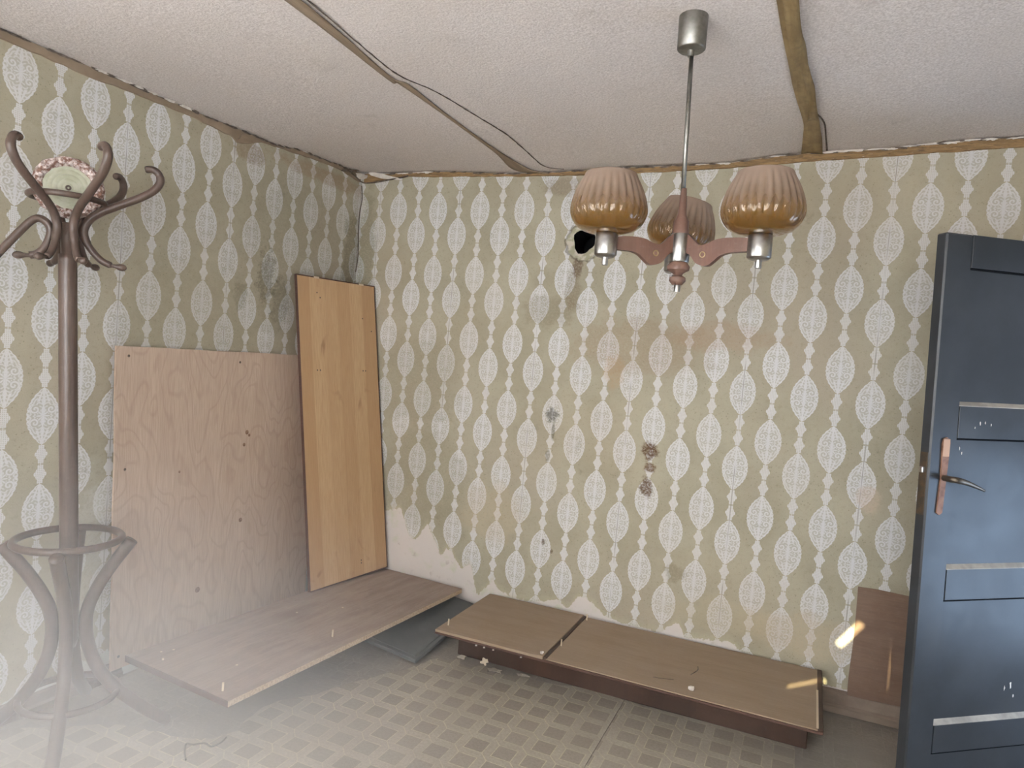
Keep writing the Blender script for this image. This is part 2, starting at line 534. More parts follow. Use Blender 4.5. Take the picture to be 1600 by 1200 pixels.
def shade_mat():
    M = Mat('amber_ribbed_glass')
    n = noise(M.vec, 30.0, 4)
    c = mix(ss(M.z, 0.02, 0.14), lin(196, 152, 58), lin(180, 144, 92))
    m = M.set(c, rough=0.12, spec=0.6, Transmission_Weight=0.88, IOR=1.45, Coat_Weight=0.3)
    # a film of settled dust, thicker towards the open rim
    t = M.t
    d = t.nodes.new('ShaderNodeBsdfDiffuse')
    d.inputs[0].default_value = lin(164, 144, 130)
    tl = t.nodes.new('ShaderNodeBsdfTranslucent')
    tl.inputs[0].default_value = lin(156, 124, 86)
    ad = t.nodes.new('ShaderNodeMixShader')
    ad.inputs[0].default_value = 0.25
    t.links.new(d.outputs[0], ad.inputs[1])
    t.links.new(tl.outputs[0], ad.inputs[2])
    mx = t.nodes.new('ShaderNodeMixShader')
    f = ss(M.z + (n - 0.5) * 0.04 + scos(satan(M.y, M.x) * 28.0) * 0.012, 0.015, 0.155, 0.04, 0.78)
    t.links.new(f.v, mx.inputs[0])
    t.links.new(M.b.outputs[0], mx.inputs[1])
    t.links.new(ad.outputs[0], mx.inputs[2])
    t.links.new(mx.outputs[0], t.nodes['Material Output'].inputs[0])
    return m


MT['shade'] = shade_mat()
MT['bulb'] = simple('dusty_lamp_holder', lin(120, 92, 62), 0.6)


def fur_mat():
    M = Mat('speckled_boucle')
    v = voro(M.vec, 85.0)
    n = noise(M.vec, 60.0, 4, 0.7)
    c = mix(ss(n, 0.42, 0.56), lin(142, 110, 98), lin(222, 208, 202))
    c = mix(ss(v, 0.3, 0.6) * .4, c, lin(96, 68, 58))
    return M.set(c, rough=0.95, spec=0.1, bump=n + v, bstr=0.9, bdist=0.006)


MT['fur'] = fur_mat()
MT['hatcloth'] = simple('pale_green_cloth', lin(178, 178, 160), 0.9, var=lin(162, 162, 140), sc=24, spec=0.15)
MT['window'] = simple('white_window_paint', lin(214, 212, 206), 0.5)
MT['glass'] = Mat('window_glass').set((1, 1, 1, 1), rough=0.02, Transmission_Weight=1.0, IOR=1.01)
MT['string'] = simple('grey_string', lin(120, 114, 104), 0.9)


# ------------------------------------------------------------------ geometry helpers
def link(name, me, mat=None, parent=None, loc=None, smooth=False):
    o = bpy.data.objects.new(name, me)
    COL.objects.link(o)
    if mat: me.materials.append(mat)
    if parent: o.parent = parent
    if loc is not None: o.location = loc
    if smooth:
        for p in me.polygons: p.use_smooth = True
    return o


def from_bm(name, bm, mat, parent=None, loc=None, smooth=False):
    me = bpy.data.meshes.new(name)
    bmesh.ops.recalc_face_normals(bm, faces=bm.faces)
    bm.to_mesh(me)
    bm.free()
    return link(name, me, mat, parent, loc, smooth)


def thing(name, label, cat, mat4=None, loc=None, group=None):
    o = bpy.data.objects.new(name, None)
    o.empty_display_size = 0.1
    COL.objects.link(o)
    if mat4 is not None: o.matrix_world = mat4
    if loc is not None: o.location = loc
    o['label'], o['category'] = label, cat
    if group: o['group'] = group
    return o


def tag(o, label, cat, group=None):
    o['label'], o['category'] = label, cat
    if group: o['group'] = group
    return o


def struct(o):
    o['kind'] = 'structure'
    return o


def bm_box(bm, lo, hi, bevel=0.0, seg=1):
    r = bmesh.ops.create_cube(bm, size=1.0)
    vs = r['verts']
    for v in vs:
        for i in range(3):
            v.co[i] = lo[i] + (v.co[i] + 0.5) * (hi[i] - lo[i])
    if bevel:
        es = list({e for v in vs for e in v.link_edges})
        bmesh.ops.bevel(bm, geom=es, offset=bevel, segments=seg, affect='EDGES', profile=0.7)
    return bm


def box(name, lo, hi, mat, parent=None, bevel=0.002, loc=None):
    bm = bmesh.new()
    bm_box(bm, lo, hi, bevel)
    return from_bm(name, bm, mat, parent, loc)


def catmull(pts, n=6):
    P = [Vector(p) for p in pts]
    out = []
    for i in range(len(P) - 1):
        a = P[max(i - 1, 0)]; b = P[i]; c = P[i + 1]; d = P[min(i + 2, len(P) - 1)]
        for k in range(n):
            t = k / n
            out.append(0.5 * ((2 * b) + (c - a) * t + (2 * a - 5 * b + 4 * c - d) * t * t + (3 * b - a - 3 * c + d) * t ** 3))
    out.append(P[-1])
    return out


def bm_tube(bm, pts, rad, seg=12, closed=False, cap=True):
    """tube along points; rad is a number or a list"""
    n = len(pts)
    rad = rad if isinstance(rad, (list, tuple)) else [rad] * n
    pts = [Vector(p) for p in pts]
    prev = None
    rings = []
    for i, p in enumerate(pts):
        if closed:
            d = pts[(i + 1) % n] - pts[i - 1]
        else:
            d = pts[min(i + 1, n - 1)] - pts[max(i - 1, 0)]
        d.normalize()
        if prev is None:
            a = Vector((0, 0, 1)) if abs(d.z) < 0.9 else Vector((1, 0, 0))
            u = d.cross(a).normalized()
        else:
            u = (prev - d * prev.dot(d)).normalized()
        prev = u
        v = d.cross(u)
        rings.append([bm.verts.new(p + (u * math.cos(2 * PI * k / seg) + v * math.sin(2 * PI * k / seg)) * rad[i]) for k in range(seg)])
    for i in range(n if closed else n - 1):
        A, B = rings[i], rings[(i + 1) % n]
        off = 0
        if closed and i == n - 1:
            off = min(range(seg), key=lambda q: (A[0].co - B[q].co).length)
        for k in range(seg):
            bm.faces.new((A[k], A[(k + 1) % seg], B[(k + 1 + off) % seg], B[(k + off) % seg]))
    if cap and not closed:
        bm.faces.new(rings[0])
        bm.faces.new(rings[-1])
    return bm


def tube(name, pts, rad, mat, parent=None, seg=12, closed=False, loc=None):
    bm = bmesh.new()
    bm_tube(bm, pts, rad, seg, closed)
    return from_bm(name, bm, mat, parent, loc, True)


def bm_lathe(bm, prof, seg=32, c=(0, 0, 0), flute=None):
    rings = []
    for r, z in prof:
        ring = []
        for k in range(seg):
            a = 2 * PI * k / seg
            rr = r * (1 + (flute(a, z) if flute else 0))
            ring.append(bm.verts.new((c[0] + rr * math.cos(a), c[1] + rr * math.sin(a), c[2] + z)))
        rings.append(ring)
    for A, B in zip(rings, rings[1:]):
        for k in range(seg):
            bm.faces.new((A[k], A[(k + 1) % seg], B[(k + 1) % seg], B[k]))
    return rings


def lathe(name, prof, mat, parent=None, seg=32, caps=True, loc=None, flute=None, smooth=True):
    bm = bmesh.new()
    R = bm_lathe(bm, prof, seg, flute=flute)
    if caps:
        if prof[0][0] > 1e-4: bm.faces.new(R[0])
        if prof[-1][0] > 1e-4: bm.faces.new(R[-1])
    bmesh.ops.remove_doubles(bm, verts=bm.verts, dist=1e-5)
    o = from_bm(name, bm, mat, parent, loc, smooth)
    if smooth:
        mod = o.modifiers.new('split', 'EDGE_SPLIT')
        mod.split_angle = math.radians(50)
    return o


def slab(name, poly, to3, thick, mat, parent=None, holes=(), loc=None):
    """flat polygon (with holes) in a plane, thickened along the plane's third axis"""
    bm = bmesh.new()
    for loop in [poly] + list(holes):
        vs = [bm.verts.new((a, b, 0.0)) for a, b in loop]
        for i in range(len(vs)):
            bm.edges.new((vs[i - 1], vs[i]))
    bmesh.ops.triangle_fill(bm, use_beauty=True, use_dissolve=False, edges=bm.edges[:])
    g = bmesh.ops.extrude_face_region(bm, geom=bm.faces[:])
    for v in [e for e in g['geom'] if isinstance(e, bmesh.types.BMVert)]:
        v.co.z += thick
    for v in bm.verts:
        v.co = Vector(to3(*v.co))
    return from_bm(name, bm, mat, parent, loc)


def frame4(o, u, v):
    """matrix with x along u, y along v (made square to u), z = u x v"""
    u = Vector(u).normalized()
    v = Vector(v)
    v = (v - u * v.dot(u)).normalized()
    n = u.cross(v)
    m = Matrix.Identity(4)
    for i in range(3):
        m[i][0], m[i][1], m[i][2] = u[i], v[i], n[i]
    m.translation = Vector(o)
    return m


# ------------------------------------------------------------------ the room
RX, FY, H = 3.62, -4.2, 2.448
LS = 0.02235            # the left wall is slightly out of square


def lx(y): return LS * y


# back wall with the flue opening
hc = (1.412, 2.073)
hole = []
for k in range(22):
    a = -2 * PI * k / 22
    r = 0.060 * (1 + 0.12 * math.sin(3 * a + 1) + random.uniform(-.05, .05))
    hole.append((hc[0] + r * math.cos(a), hc[1] + r * math.sin(a)))
wall_back = struct(slab('wall_back', [(-.12, -.02), (RX + .1, -.02), (RX + .1, 2.56), (-.12, 2.56)], lambda a, b, c: (a, c, b), 0.16, MT['paper_back'], holes=[hole]))
wall_back.data.materials.append(MT['soot'])
for p in wall_back.data.polygons:
    if abs(p.normal.y) < .5 and math.hypot(p.center.x - hc[0], p.center.z - hc[1]) < .12: p.material_index = 1
fl = lathe('flue_opening', [(0.075, 0.0), (0.072, 0.20), (0.0, 0.21)], MT['soot'], wall_back, 20, caps=False)
fl.rotation_euler = (-PI / 2, 0, 0)
fl.location = (hc[0], 0.02, hc[1])
# left wall with the side window (out of the picture)
lw_hole = [(-3.9, .9), (-3.9, 2.1), (-2.7, 2.1), (-2.7, .9)]
wall_left = struct(slab('wall_left', [(.1, -.02), (FY - .1, -.02), (FY - .1, 2.56), (.1, 2.56)], lambda a, b, c: (lx(a) - c, a, b), 0.16, MT['paper_left'], holes=[lw_hole]))
# right wall with the doorway
wall_right = struct(slab('wall_right', [(.1, -.02), (.1, 2.56), (FY - .1, 2.56), (FY - .1, -.02), (-1.16, -.02), (-1.16, 2.0), (-.27, 2.0), (-.27, -.02)],
                         lambda a, b, c: (RX + c, a, b), 0.14, MT['plain']))
# front wall: the window, and two slots added to shape the spot lamp's sun streaks
def slot(a, b, wdt):
    A, B = Vector(a), Vector(b)
    d = (B - A).normalized()
    n = Vector((-d.y, d.x)) * wdt / 2
    return [tuple(A + n), tuple(B + n), tuple(B - n), tuple(A - n)]
fw_hole = [(.65, .65), (.65, 2.25), (2.22, 2.25), (2.22, .65)]
fw_hole2 = [(2.50, .65), (2.50, 2.25), (3.35, 2.25), (3.35, .65)]
wall_front = struct(slab('wall_front', [(-.2, -.02), (RX + .1, -.02), (RX + .1, 2.56), (-.2, 2.56)], lambda a, b, c: (a, FY - c, b), 0.006, MT['plain'],
                         holes=[fw_hole, fw_hole2, slot((2.390, 2.022), (2.434, 2.084), .016), slot((2.298, 1.892), (2.369, 1.932), .009)]))
floor = struct(slab('floor', [(-.25, .1), (RX + 1.2, .1), (RX + 1.2, FY - .1), (-.25, FY - .1)], lambda a, b, c: (a, b, -.004 - c), 0.1, MT['floor']))


def window(name, M4, wd, ht, nx):
    """wooden frame, sashes and panes in a wall opening"""
    t = thing(name, '', '', M4)
    del t['label'], t['category']
    t['kind'] = 'structure'
    bm = bmesh.new()
    f = 0.06
    for lo, hi in (((0, 0, -.03), (wd, f, .03)), ((0, ht - f, -.03), (wd, ht, .03)), ((0, f, -.03), (f, ht - f, .03)), ((wd - f, f, -.03), (wd, ht - f, .03))):
        bm_box(bm, lo, hi, .004)
    for k in range(1, nx):
        x = wd * k / nx
        bm_box(bm, (x - .035, f, -.025), (x + .035, ht - f, .025), .004)
    from_bm('window_frame', bm, MT['window'], t)
    for k in range(nx):
        box('pane', (wd * k / nx + .03, f, -.002), (wd * (k + 1) / nx - .03, ht - f, .002), MT['glass'], t, 0)
    return t


window('window_1', frame4((.65, FY - .05, .65), (1, 0, 0), (0, 0, 1)), 1.57, 1.6, 2)
window('window_3', frame4((2.50, FY - .05, .65), (1, 0, 0), (0, 0, 1)), .85, 1.6, 1)
window('window_2', frame4((lx(-3.3) - .08, -3.9, .9), (0, 1, 0), (0, 0, 1)), 1.2, 1.2, 2)

# ceiling: sagging fibreboard sheets
CTRL = [(0, .0, 2.485), (.33, 0, 2.473), (1.2, 0, 2.437), (1.95, 0, 2.438), (2.5, 0, 2.464), (3.2, 0, 2.482), (3.6, 0, 2.48),
        (0, -.2, 2.477), (0, -.39, 2.468), (0, -.79, 2.436), (0, -1.18, 2.431), (0, -1.5, 2.432), (0, -1.94, 2.43), (0, -2.6, 2.435),
        (1.1, -1.2, 2.447), (2.15, -1.36, 2.448), (3.4, -1.4, 2.452), (1.5, -2.8, 2.448), (3.4, -3.2, 2.448), (0, -4.2, 2.44), (2.6, -.6, 2.45), (1.1, -.5, 2.444)]


def cz(x, y):
    s = w_ = 0
    for a, b, z in CTRL:
        k = 1.0 / ((x - a) ** 2 + (y - b) ** 2 + 0.01) ** 1.5
        s += k * z
        w_ += k
    return s / w_


bm = bmesh.new()
NX, NY = 38, 44
g = [[bm.verts.new((-.15 + (RX + .3) * i / NX, .06 + (FY - .2) * j / NY, 0)) for j in range(NY + 1)] for i in range(NX + 1)]
for r_ in g:
    for v in r_:
        v.co.z = cz(v.co.x, min(v.co.y, 0)) + mnoise.noise(Vector((v.co.x * 2.2, v.co.y * 2.2, 0))) * .003
for i in range(NX):
    for j in range(NY):
        bm.faces.new((g[i][j], g[i + 1][j], g[i + 1][j + 1], g[i][j + 1]))
ex = bmesh.ops.extrude_face_region(bm, geom=bm.faces[:])
for v in [e for e in ex['geom'] if isinstance(e, bmesh.types.BMVert)]:
    v.co.z += .12
ceiling = struct(from_bm('ceiling', bm, MT['ceil'], smooth=False))
for p in ceiling.data.polygons: p.use_smooth = abs(p.normal.z) > .5


def ribbon(name, left, right_, dz, th, mat, parent=None, wav=0.0, n=5):
    """thin strip hanging just below the ceiling between two edge lines"""
    L, R = catmull([(a, b, 0) for a, b in left], n), catmull([(a, b, 0) for a, b in right_], n)
    m_ = max(len(L), len(R))
    pick = lambda A, t: A[min(int(t * (len(A) - 1)), len(A) - 1)].lerp(A[min(int(t * (len(A) - 1)) + 1, len(A) - 1)], t * (len(A) - 1) % 1)
    bm = bmesh.new()
    rows = []
    for i in range(m_):
        t = i / (m_ - 1)
        a, b = pick(L, t), pick(R, t)
        q = []
        for k in range(4):
            p = a.lerp(b, k / 3)
            z = cz(p.x, min(p.y, 0)) - dz - (wav * (0.5 + 0.5 * math.sin(7 * t * PI + k * 1.3)) if wav else 0)
            q.append((bm.verts.new((p.x, p.y, z)), bm.verts.new((p.x, p.y, z - th))))
        rows.append(q)
    for A, B in zip(rows, rows[1:]):
        for k in range(3):
            bm.faces.new((A[k][0], A[k + 1][0], B[k + 1][0], B[k][0]))
            bm.faces.new((A[k][1], A[k + 1][1], B[k + 1][1], B[k][1]))
        for k in (0, 3):
            bm.faces.new((A[k][0], A[k][1], B[k][1], B[k][0]))
    for A in (rows[0], rows[-1]):
        for k in range(3):
            bm.faces.new((A[k][0], A[k + 1][0], A[k + 1][1], A[k][1]))
    return from_bm(name, bm, mat, parent, smooth=True)


# joint strips and the split in the ceiling paper
ribbon('joint_strip', [(1.052, -2.6), (1.052, -1.786), (1.022, -1.225), (1.040, -1.19), (1.048, -.90), (1.048, -.383), (1.023, -.10), (1.10, -.012)],
       [(1.098, -2.6), (1.098, -1.774), (1.048, -1.256), (1.075, -1.16), (1.066, -.90), (1.075, -.346), (1.12, -.07), (1.18, -.008)], .004, .003, MT['lathy'], ceiling)
ribbon('joint_tape', [(2.36, -2.6), (2.371, -1.402), (2.392, -.929), (2.400, -.736), (2.424, -.474), (2.418, -.25), (2.408, -.02)],
       [(2.415, -2.6), (2.426, -1.387), (2.441, -1.08), (2.454, -.78), (2.480, -.462), (2.490, -.25), (2.496, -.012)], .003, .0015, MT['tape'], ceiling, wav=.010)
ribbon('joint_tape', [(2.385, -1.9), (2.392, -1.2), (2.43, -.9), (2.445, -.7), (2.44, -.5)], [(2.425, -1.9), (2.432, -1.2), (2.458, -.9), (2.47, -.7), (2.475, -.5)],
       .012, .0015, MT['tape'], ceiling, wav=.012)
ck = [(1.115, -2.2), (1.113, -1.769), (1.089, -1.489), (1.078, -1.247), (1.135, -1.073), (1.173, -.825), (1.207, -.58), (1.203, -.353), (1.207, -.113), (1.289, -.045)]
ckw = [.004, .004, .004, .004, .005, .007, .006, .007, .008, .012]
ckp = catmull([(a, b, 0) for a, b in ck], 10)
cl = [(p.x + random.uniform(-.003, .001), p.y) for p in ckp]
cr = [(p.x + .002 + .003 * random.random(), p.y + random.uniform(-.004, .004)) for p in ckp]
ribbon('paper_split', cl, cr, .002, .002, MT['crack'], ceiling, n=1)
ribbon('gap', [(2.462, -.55), (2.494, -.42), (2.503, -.2), (2.508, -.03)], [(2.466, -.55), (2.500, -.42), (2.509, -.2), (2.516, -.03)], .002, .002, MT['crack'], ceiling)


def wavy(p0, p1, n, amp):
    return [(p0 + (p1 - p0) * i / n, random.uniform(-amp, amp)) for i in range(n + 1)]


def interp(tab, x):
    for (a, b), (c, d) in zip(tab, tab[1:]):
        if a <= x <= c: return b + (d - b) * (x - a) / (c - a)
    return tab[0][1] if x < tab[0][0] else tab[-1][1]


# battens where the walls meet the ceiling
BB = [(.04, 2.425), (.157, 2.437), (.28, 2.452), (.42, 2.446), (.6, 2.438), (1.2, 2.414), (1.95, 2.408), (2.5, 2.425), (2.9, 2.434), (3.6, 2.444)]
LB = [(-4.2, 2.40), (-1.94, 2.398), (-1.756, 2.394), (-1.6, 2.392), (-1.48, 2.398), (-1.2, 2.402), (-.97, 2.388), (-.93, 2.365), (-.88, 2.382), (-.78, 2.418), (-.39, 2.446), (-.2, 2.450), (-.02, 2.425)]


def batten(name, tab, x0, x1, n, fn, topz, thick, mat):
    bm = bmesh.new()
    rows = []
    for i in range(n + 1):
        x = x0 + (x1 - x0) * i / n
        zb = interp(tab, x) + random.uniform(-.0025, .0025)
        zt = topz(x)
        th = thick + random.uniform(-.001, .001)
        rows.append([bm.verts.new(fn(x, d, z)) for d, z in ((.0005, zb), (th, zb + .002), (th * .8, zt), (.0005, zt))])
    for A, B in zip(rows, rows[1:]):
        for k in range(4):
            bm.faces.new((A[k], A[(k + 1) % 4], B[(k + 1) % 4], B[k]))
    bm.faces.new(rows[0])
    bm.faces.new(rows[-1])
    return struct(from_bm(name, bm, mat))


trim_1 = batten('trim_1', BB, .02, RX, 90, lambda x, d, z: (x, -d, z), lambda x: cz(x, 0) - .004, .008, MT['lath'])
trim_2 = batten('trim_2', LB, FY, -.02, 110, lambda y, d, z: (lx(y) + d, y, z), lambda y: cz(0, y) - .004, .008, MT['lathy'])


def flake(name, c, u, v, r1, r2, mat, parent, th=.003, n=9, axis='ceil'):
    pts = []
    for k in range(n):
        a = 2 * PI * k / n
        q = random.uniform(.45, 1.15)
        pts.append((r1 * q * math.cos(a), r2 * q * math.sin(a)))
    U, V = Vector(u).normalized(), Vector(v).normalized()
    N = U.cross(V)
    return slab(name, pts, lambda a, b, cc: tuple(Vector(c) + U * a + V * b + N * cc), th, mat, parent)


# dark grime line and loose plaster where batten and ceiling part
for k in range(46):
    x = .25 + 3.2 * k / 45 + random.uniform(-.03, .03)
    flake('grime', (x, -.011, cz(x, 0) - .0055), (1, 0, random.uniform(-.05, .05)), (0, -.35, 1), random.uniform(.02, .05), random.uniform(.003, .007), MT['crack'], trim_1, .002, 7)
for k in range(40):
    y = -.1 - 2.2 * k / 39 + random.uniform(-.02, .02)
    flake('grime', (lx(y) + .011, y, cz(0, y) - .0055), (0, 1, random.uniform(-.05, .05)), (.35, 0, 1), random.uniform(.02, .05), random.uniform(.003, .008), MT['crack'], trim_2, .002, 7)
for x in [2.52, 2.58, 2.63, 2.70, 2.76, 2.83, 2.9, 2.98, 3.05, 3.12, 3.2, 3.28, 1.97, 2.08, 2.3, .40, .46, .30]:
    flake('plaster_flake', (x, -.014, cz(x, 0) - .004 + random.uniform(-.004, .002)), (1, 0, 0), (0, -.5, 1), random.uniform(.025, .055), random.uniform(.004, .007), MT['white'], trim_1, .003, 17)
for y in (-1.50, -1.44, -1.38, -1.30, -1.22, -1.6, -.5):
    flake('plaster_flake', (lx(y) + .014, y, cz(0, y) - .004), (0, 1, .02), (.5, 0, 1), random.uniform(.02, .045), random.uniform(.004, .007), MT['white'], trim_2, .003, 17)
# torn paper and plaster in the ceiling corner
flake('torn_plaster', (.17, -.016, 2.458), (1, 0, -.22), (0, -.25, 1), .14, .016, MT['white'], trim_1, .003, 11)
flake('torn_plaster', (.03, -.05, 2.455), (.2, 1, .1), (.5, 0, 1), .06, .018, MT['white'], trim_2, .003, 10)
flake('torn_plaster', (.02, -.13, 2.462), (.1, 1, .25), (.6, 0, 1), .08, .012, MT['crack'], trim_2, .003, 10)
tube('torn_edge', catmull([(.33, -.012, 2.452), (.25, -.016, 2.440), (.16, -.020, 2.428), (.08, -.024, 2.420), (.03, -.035, 2.422), (.02, -.10, 2.445), (.02, -.2, 2.462)]), .004, MT['crack'], trim_1, 7)
flake('torn_paper', (lx(-.9) + .012, -.89, 2.40), (0, 1, .05), (.3, 0, 1), .05, .022, MT['lathy'], trim_2, .003, 10)
# vertical crack in the corner of the room
tube('corner_crack', catmull([(.004, -.004, 2.41), (.012, -.004, 2.33), (.004, -.008, 2.25), (.006, -.012, 2.15), (.010, -.006, 2.0), (.004, -.010, 1.9)], 5), .003, MT['crack'], wall_back, 6)

# skirtings
bm = bmesh.new()
sk = [(.0, 0), (.034, 0), (.036, .028), (.022, .040), (.018, .085), (.010, .094), (0, .094)]
ra = [bm.verts.new((1.2, -d, z)) for d, z in sk]
rb = [bm.verts.new((RX, -d, z)) for d, z in sk]
for k in range(len(sk)):
    bm.faces.new((ra[k], ra[(k + 1) % len(sk)], rb[(k + 1) % len(sk)], rb[k]))
bm.faces.new(ra); bm.faces.new(rb)
struct(from_bm('baseboard_back', bm, MT['skirt']))
bm = bmesh.new()
ra = [bm.verts.new((lx(FY) + d * .6, FY, z * .72)) for d, z in sk]
rb = [bm.verts.new((lx(-1.385) + d * .6, -1.385, z * .72)) for d, z in sk]
for k in range(len(sk)):
    bm.faces.new((ra[k], ra[(k + 1) % len(sk)], rb[(k + 1) % len(sk)], rb[k]))
bm.faces.new(ra); bm.faces.new(rb)
struct(from_bm('baseboard_left', bm, MT['skirtd']))

# ------------------------------------------------------------------ linoleum sheets on the floor (torn along the cabinet and the wall)
def rough_line(pts, step=.03, amp=.006):
    out = []
    for (a, b), (c, d) in zip(pts, pts[1:]):
        n = max(1, int(math.hypot(c - a, d - b) / step))
        for k in range(n):
            t = k / n
            out.append((a + (c - a) * t + random.uniform(-amp, amp), b + (d - b) * t + random.uniform(-amp, amp)))
    out.append(pts[-1])
    return out


edge1 = [(.985, -.545), (1.02, -.500), (1.05, -.512), (1.085, -.47), (1.107, -.462), (1.125, -.505), (1.19, -.520), (1.215, -.468), (1.262, -.462), (1.275, -.515), (1.384, -.482),
         (1.42, -.452), (1.47, -.468), (1.594, -.452), (1.686, -.411), (1.713, -.398), (1.793, -.417), (1.897, -.410)]
torn = [(.06, -1.80), (.16, -1.74), (.25, -1.66), (.34, -1.62), (.43, -1.60), (.52, -1.585), (.60, -1.56), (.66, -1.52), (.69, -1.44), (.67, -1.38), (.65, -1.30), (.66, -1.20), (.70, -1.16), (.755, -1.08),
        (.79, -1.00), (.83, -.90), (.88, -.80), (.93, -.72), (.975, -.62), (.985, -.545)]
sheet1 = slab('linoleum_sheet', [(.0, -1.86)] + rough_line(torn) + rough_line(edge1, .05, .003)[1:] + [(1.8985, FY), (-.06, FY)], lambda a, b, c: (a, b, -.0035 + c), .003, MT['lino'], floor)
edge2 = [(1.9005, -.408), (1.985, -.440), (2.024, -.430), (2.10, -.424), (2.17, -.418), (2.245, -.405), (2.262, -.388), (2.277, -.402), (2.363, -.416), (2.487, -.423), (2.585, -.418)]
sheet2 = slab('linoleum_sheet', rough_line(edge2, .05, .002) + [(2.59, -.60), (2.62, -.9), (2.64, -1.2), (2.66, -1.6), (2.68, FY), (1.9005, FY)], lambda a, b, c: (a, b, -.0035 + c), .0034, MT['lino2'], floor)
# curled scraps of linoleum at the foot of the cabinet
for c, r1, r2, tilt in (((1.105, -.455, .006), .034, .012, .5), ((1.225, -.447, .012), .022, .020, 1.6), ((1.30, -.485, .003), .045, .012, .2), ((1.43, -.462, .003), .035, .010, .2), ((2.258, -.398, .006), .018, .010, .7)):
    flake('linoleum_scrap', c, (1, .05, .0), (0, .5, tilt), r1, r2, MT['dowel'] if r2 > .015 else MT['lino'], floor, .002, 15)

# ------------------------------------------------------------------ boards
# plywood sheet leaning on the left wall
zb, zt_ = .066, 1.388
A = Vector((.034, -1.462, zb)); D = Vector((.0, -1.512, zt_))
B = Vector((.044, -.40, zb))
up_ = (D - A)
M4 = frame4(A, (B - A), up_)
ply = thing('plywood_sheet', 'large pale plywood sheet with wavy grain leaning on the left wall', 'board', M4)
Lp, Hp = 1.13, up_.length
slab('face', rough_line([(-.012, 0), (Lp, .0), (Lp + .03, Hp), (-.035, Hp), (-.012, 0)], .2, .002)[:-1], lambda a, b, c: (a, b, -.009 + c), .009, MT['ply'], ply)
for a, b in ((.02, .05), (.02, Hp - .04), (.60, Hp - .05), (.02, Hp * .62)):
    lathe('nail_hole', [(.0, .0004), (.005, .0006), (.006, 0)], MT['crack'], ply, 8, False, (a, b, .0))
for a, b, r in ((.66, .93, .010), (.675, .915, .007), (.645, .87, .008), (.64, .50, .010), (.28, .78, .005), (.40, .22, .012)):
    lathe('knot', [(.0, .0006), (r, .0005), (r * 1.1, 0)], MT['knot'], ply, 12, False, (a, b, .0))

# laminated wardrobe side lying flat
lamA = Vector((.171, -1.516, .183)); lamB = Vector((.292, -.012, .183))
M4 = frame4((lamA.x, lamA.y, .183 - .019), (lamB - lamA), (-.593 * 1, .048, 0))
M4 = frame4((.764, -1.564, .183 - .024), (lamB - lamA), (-1, .08, 0))
lam = thing('chipboard_panel', 'brown wood-grain laminated panel lying flat before the plywood', 'board', M4)
LL, LW = 1.508, .594
box('top_laminate', (0, 0, .0225), (LL, LW, .024), MT['laminate'], lam, .0006)
box('chipboard_core', (0.001, .001, .001), (LL - .001, LW, .0225), MT['chip'], lam, .0006)
box('edge_band', (-.0016, .0, .0), (0.0, LW, .024), MT['trimdark'], lam, .0004)
for a, b in ((.037, .075), (.62, .10), (.06, .45)):
    lathe('dowel', [(.004, .0), (.004, .030 if b < .2 else .006), (.0, .031 if b < .2 else .007)], MT['dowel'], lam, 10, True, (a, b, .0238))
for a, b in ((.10, .52), (.14, .50), (.20, .20), (.9, .30), (.72, .42)):
    lathe('screw_hole', [(.0, .0004), (.004, .0005), (.005, 0)], MT['dowel'], lam, 8, False, (a, b, .024))

# timber that carries the panel, in the dark below it
tag(box('timber_batten', (.24, -1.12, -.004), (.50, -1.03, .1588), MT['mahog'], None, .004), 'dark timber batten in the shade under the lying laminated panel', 'timber')

# tilted dark grey panel under it
gA, gB = Vector((.957, -.628, .002)), Vector((.45, -.60, .046))
M4 = frame4(gB, gA - gB, Vector((.0, .60, .086)))
gp = thing('grey_panel', 'dark grey thick panel sloping on the floor beside the low cabinet', 'board', M4)
gl = (gA - gB).length
box('slab', (0, 0, .0), (gl, .60, .020), MT['greypanel'], gp, .004)
box('face_sheet', (.02, .02, .020), (gl - .02, .59, .026), MT['greypanel'], gp, .002)

# tall honey panel leaning in the corner
TL, BR, BL = Vector((.049, -.599, 1.82)), Vector((.372, -.024, .1945)), Vector((.282, -.578, .186))
M4 = frame4(BL, BR - BL, TL - BL)
tp_ = thing('wardrobe_panel', 'tall honey-coloured veneered panel with dark edges standing in the corner', 'board', M4)
Wp, Ht = .562, 1.640
box('veneer_face', (.004, .005, -.003), (Wp - .005, Ht - .006, .0), MT['honey'], tp_, .0008)
box('core', (.002, .003, -.017), (Wp - .002, Ht - .004, -.003), MT['chip'], tp_, .0008)
box('edge_band', (0, Ht - .006, -.018), (Wp, Ht, .001), MT['trimdark'], tp_, .0008)
box('edge_band', (Wp - .005, .0, -.018), (Wp, Ht - .006, .001), MT['trimdark'], tp_, .0008)
box('edge_band', (.0, .0, -.018), (.003, Ht - .006, .0005), MT['trimdark'], tp_, .0006)
box('edge_band', (.003, .0, -.018), (Wp - .005, .005, .0005), MT['trimdark'], tp_, .0006)
for a in (.13, .455):
    box('paper_label', (a - .018, Ht - .009, -.004), (a + .018, Ht + .0012, .0018), MT['dowel'], tp_, .0006)
for a, b in ((.15, Ht - .11), (.13, Ht - .085), (.455, Ht - .20), (.52, Ht - .27), (.11, Ht - .50), (.13, Ht - .50), (.44, Ht - .50), (.46, Ht - .50), (.36, .085), (.36, .07)):
    lathe('screw_hole', [(.0, .0003), (.0035, .0004), (.0045, 0)], MT['crack'], tp_, 8, False, (a, b, .0))

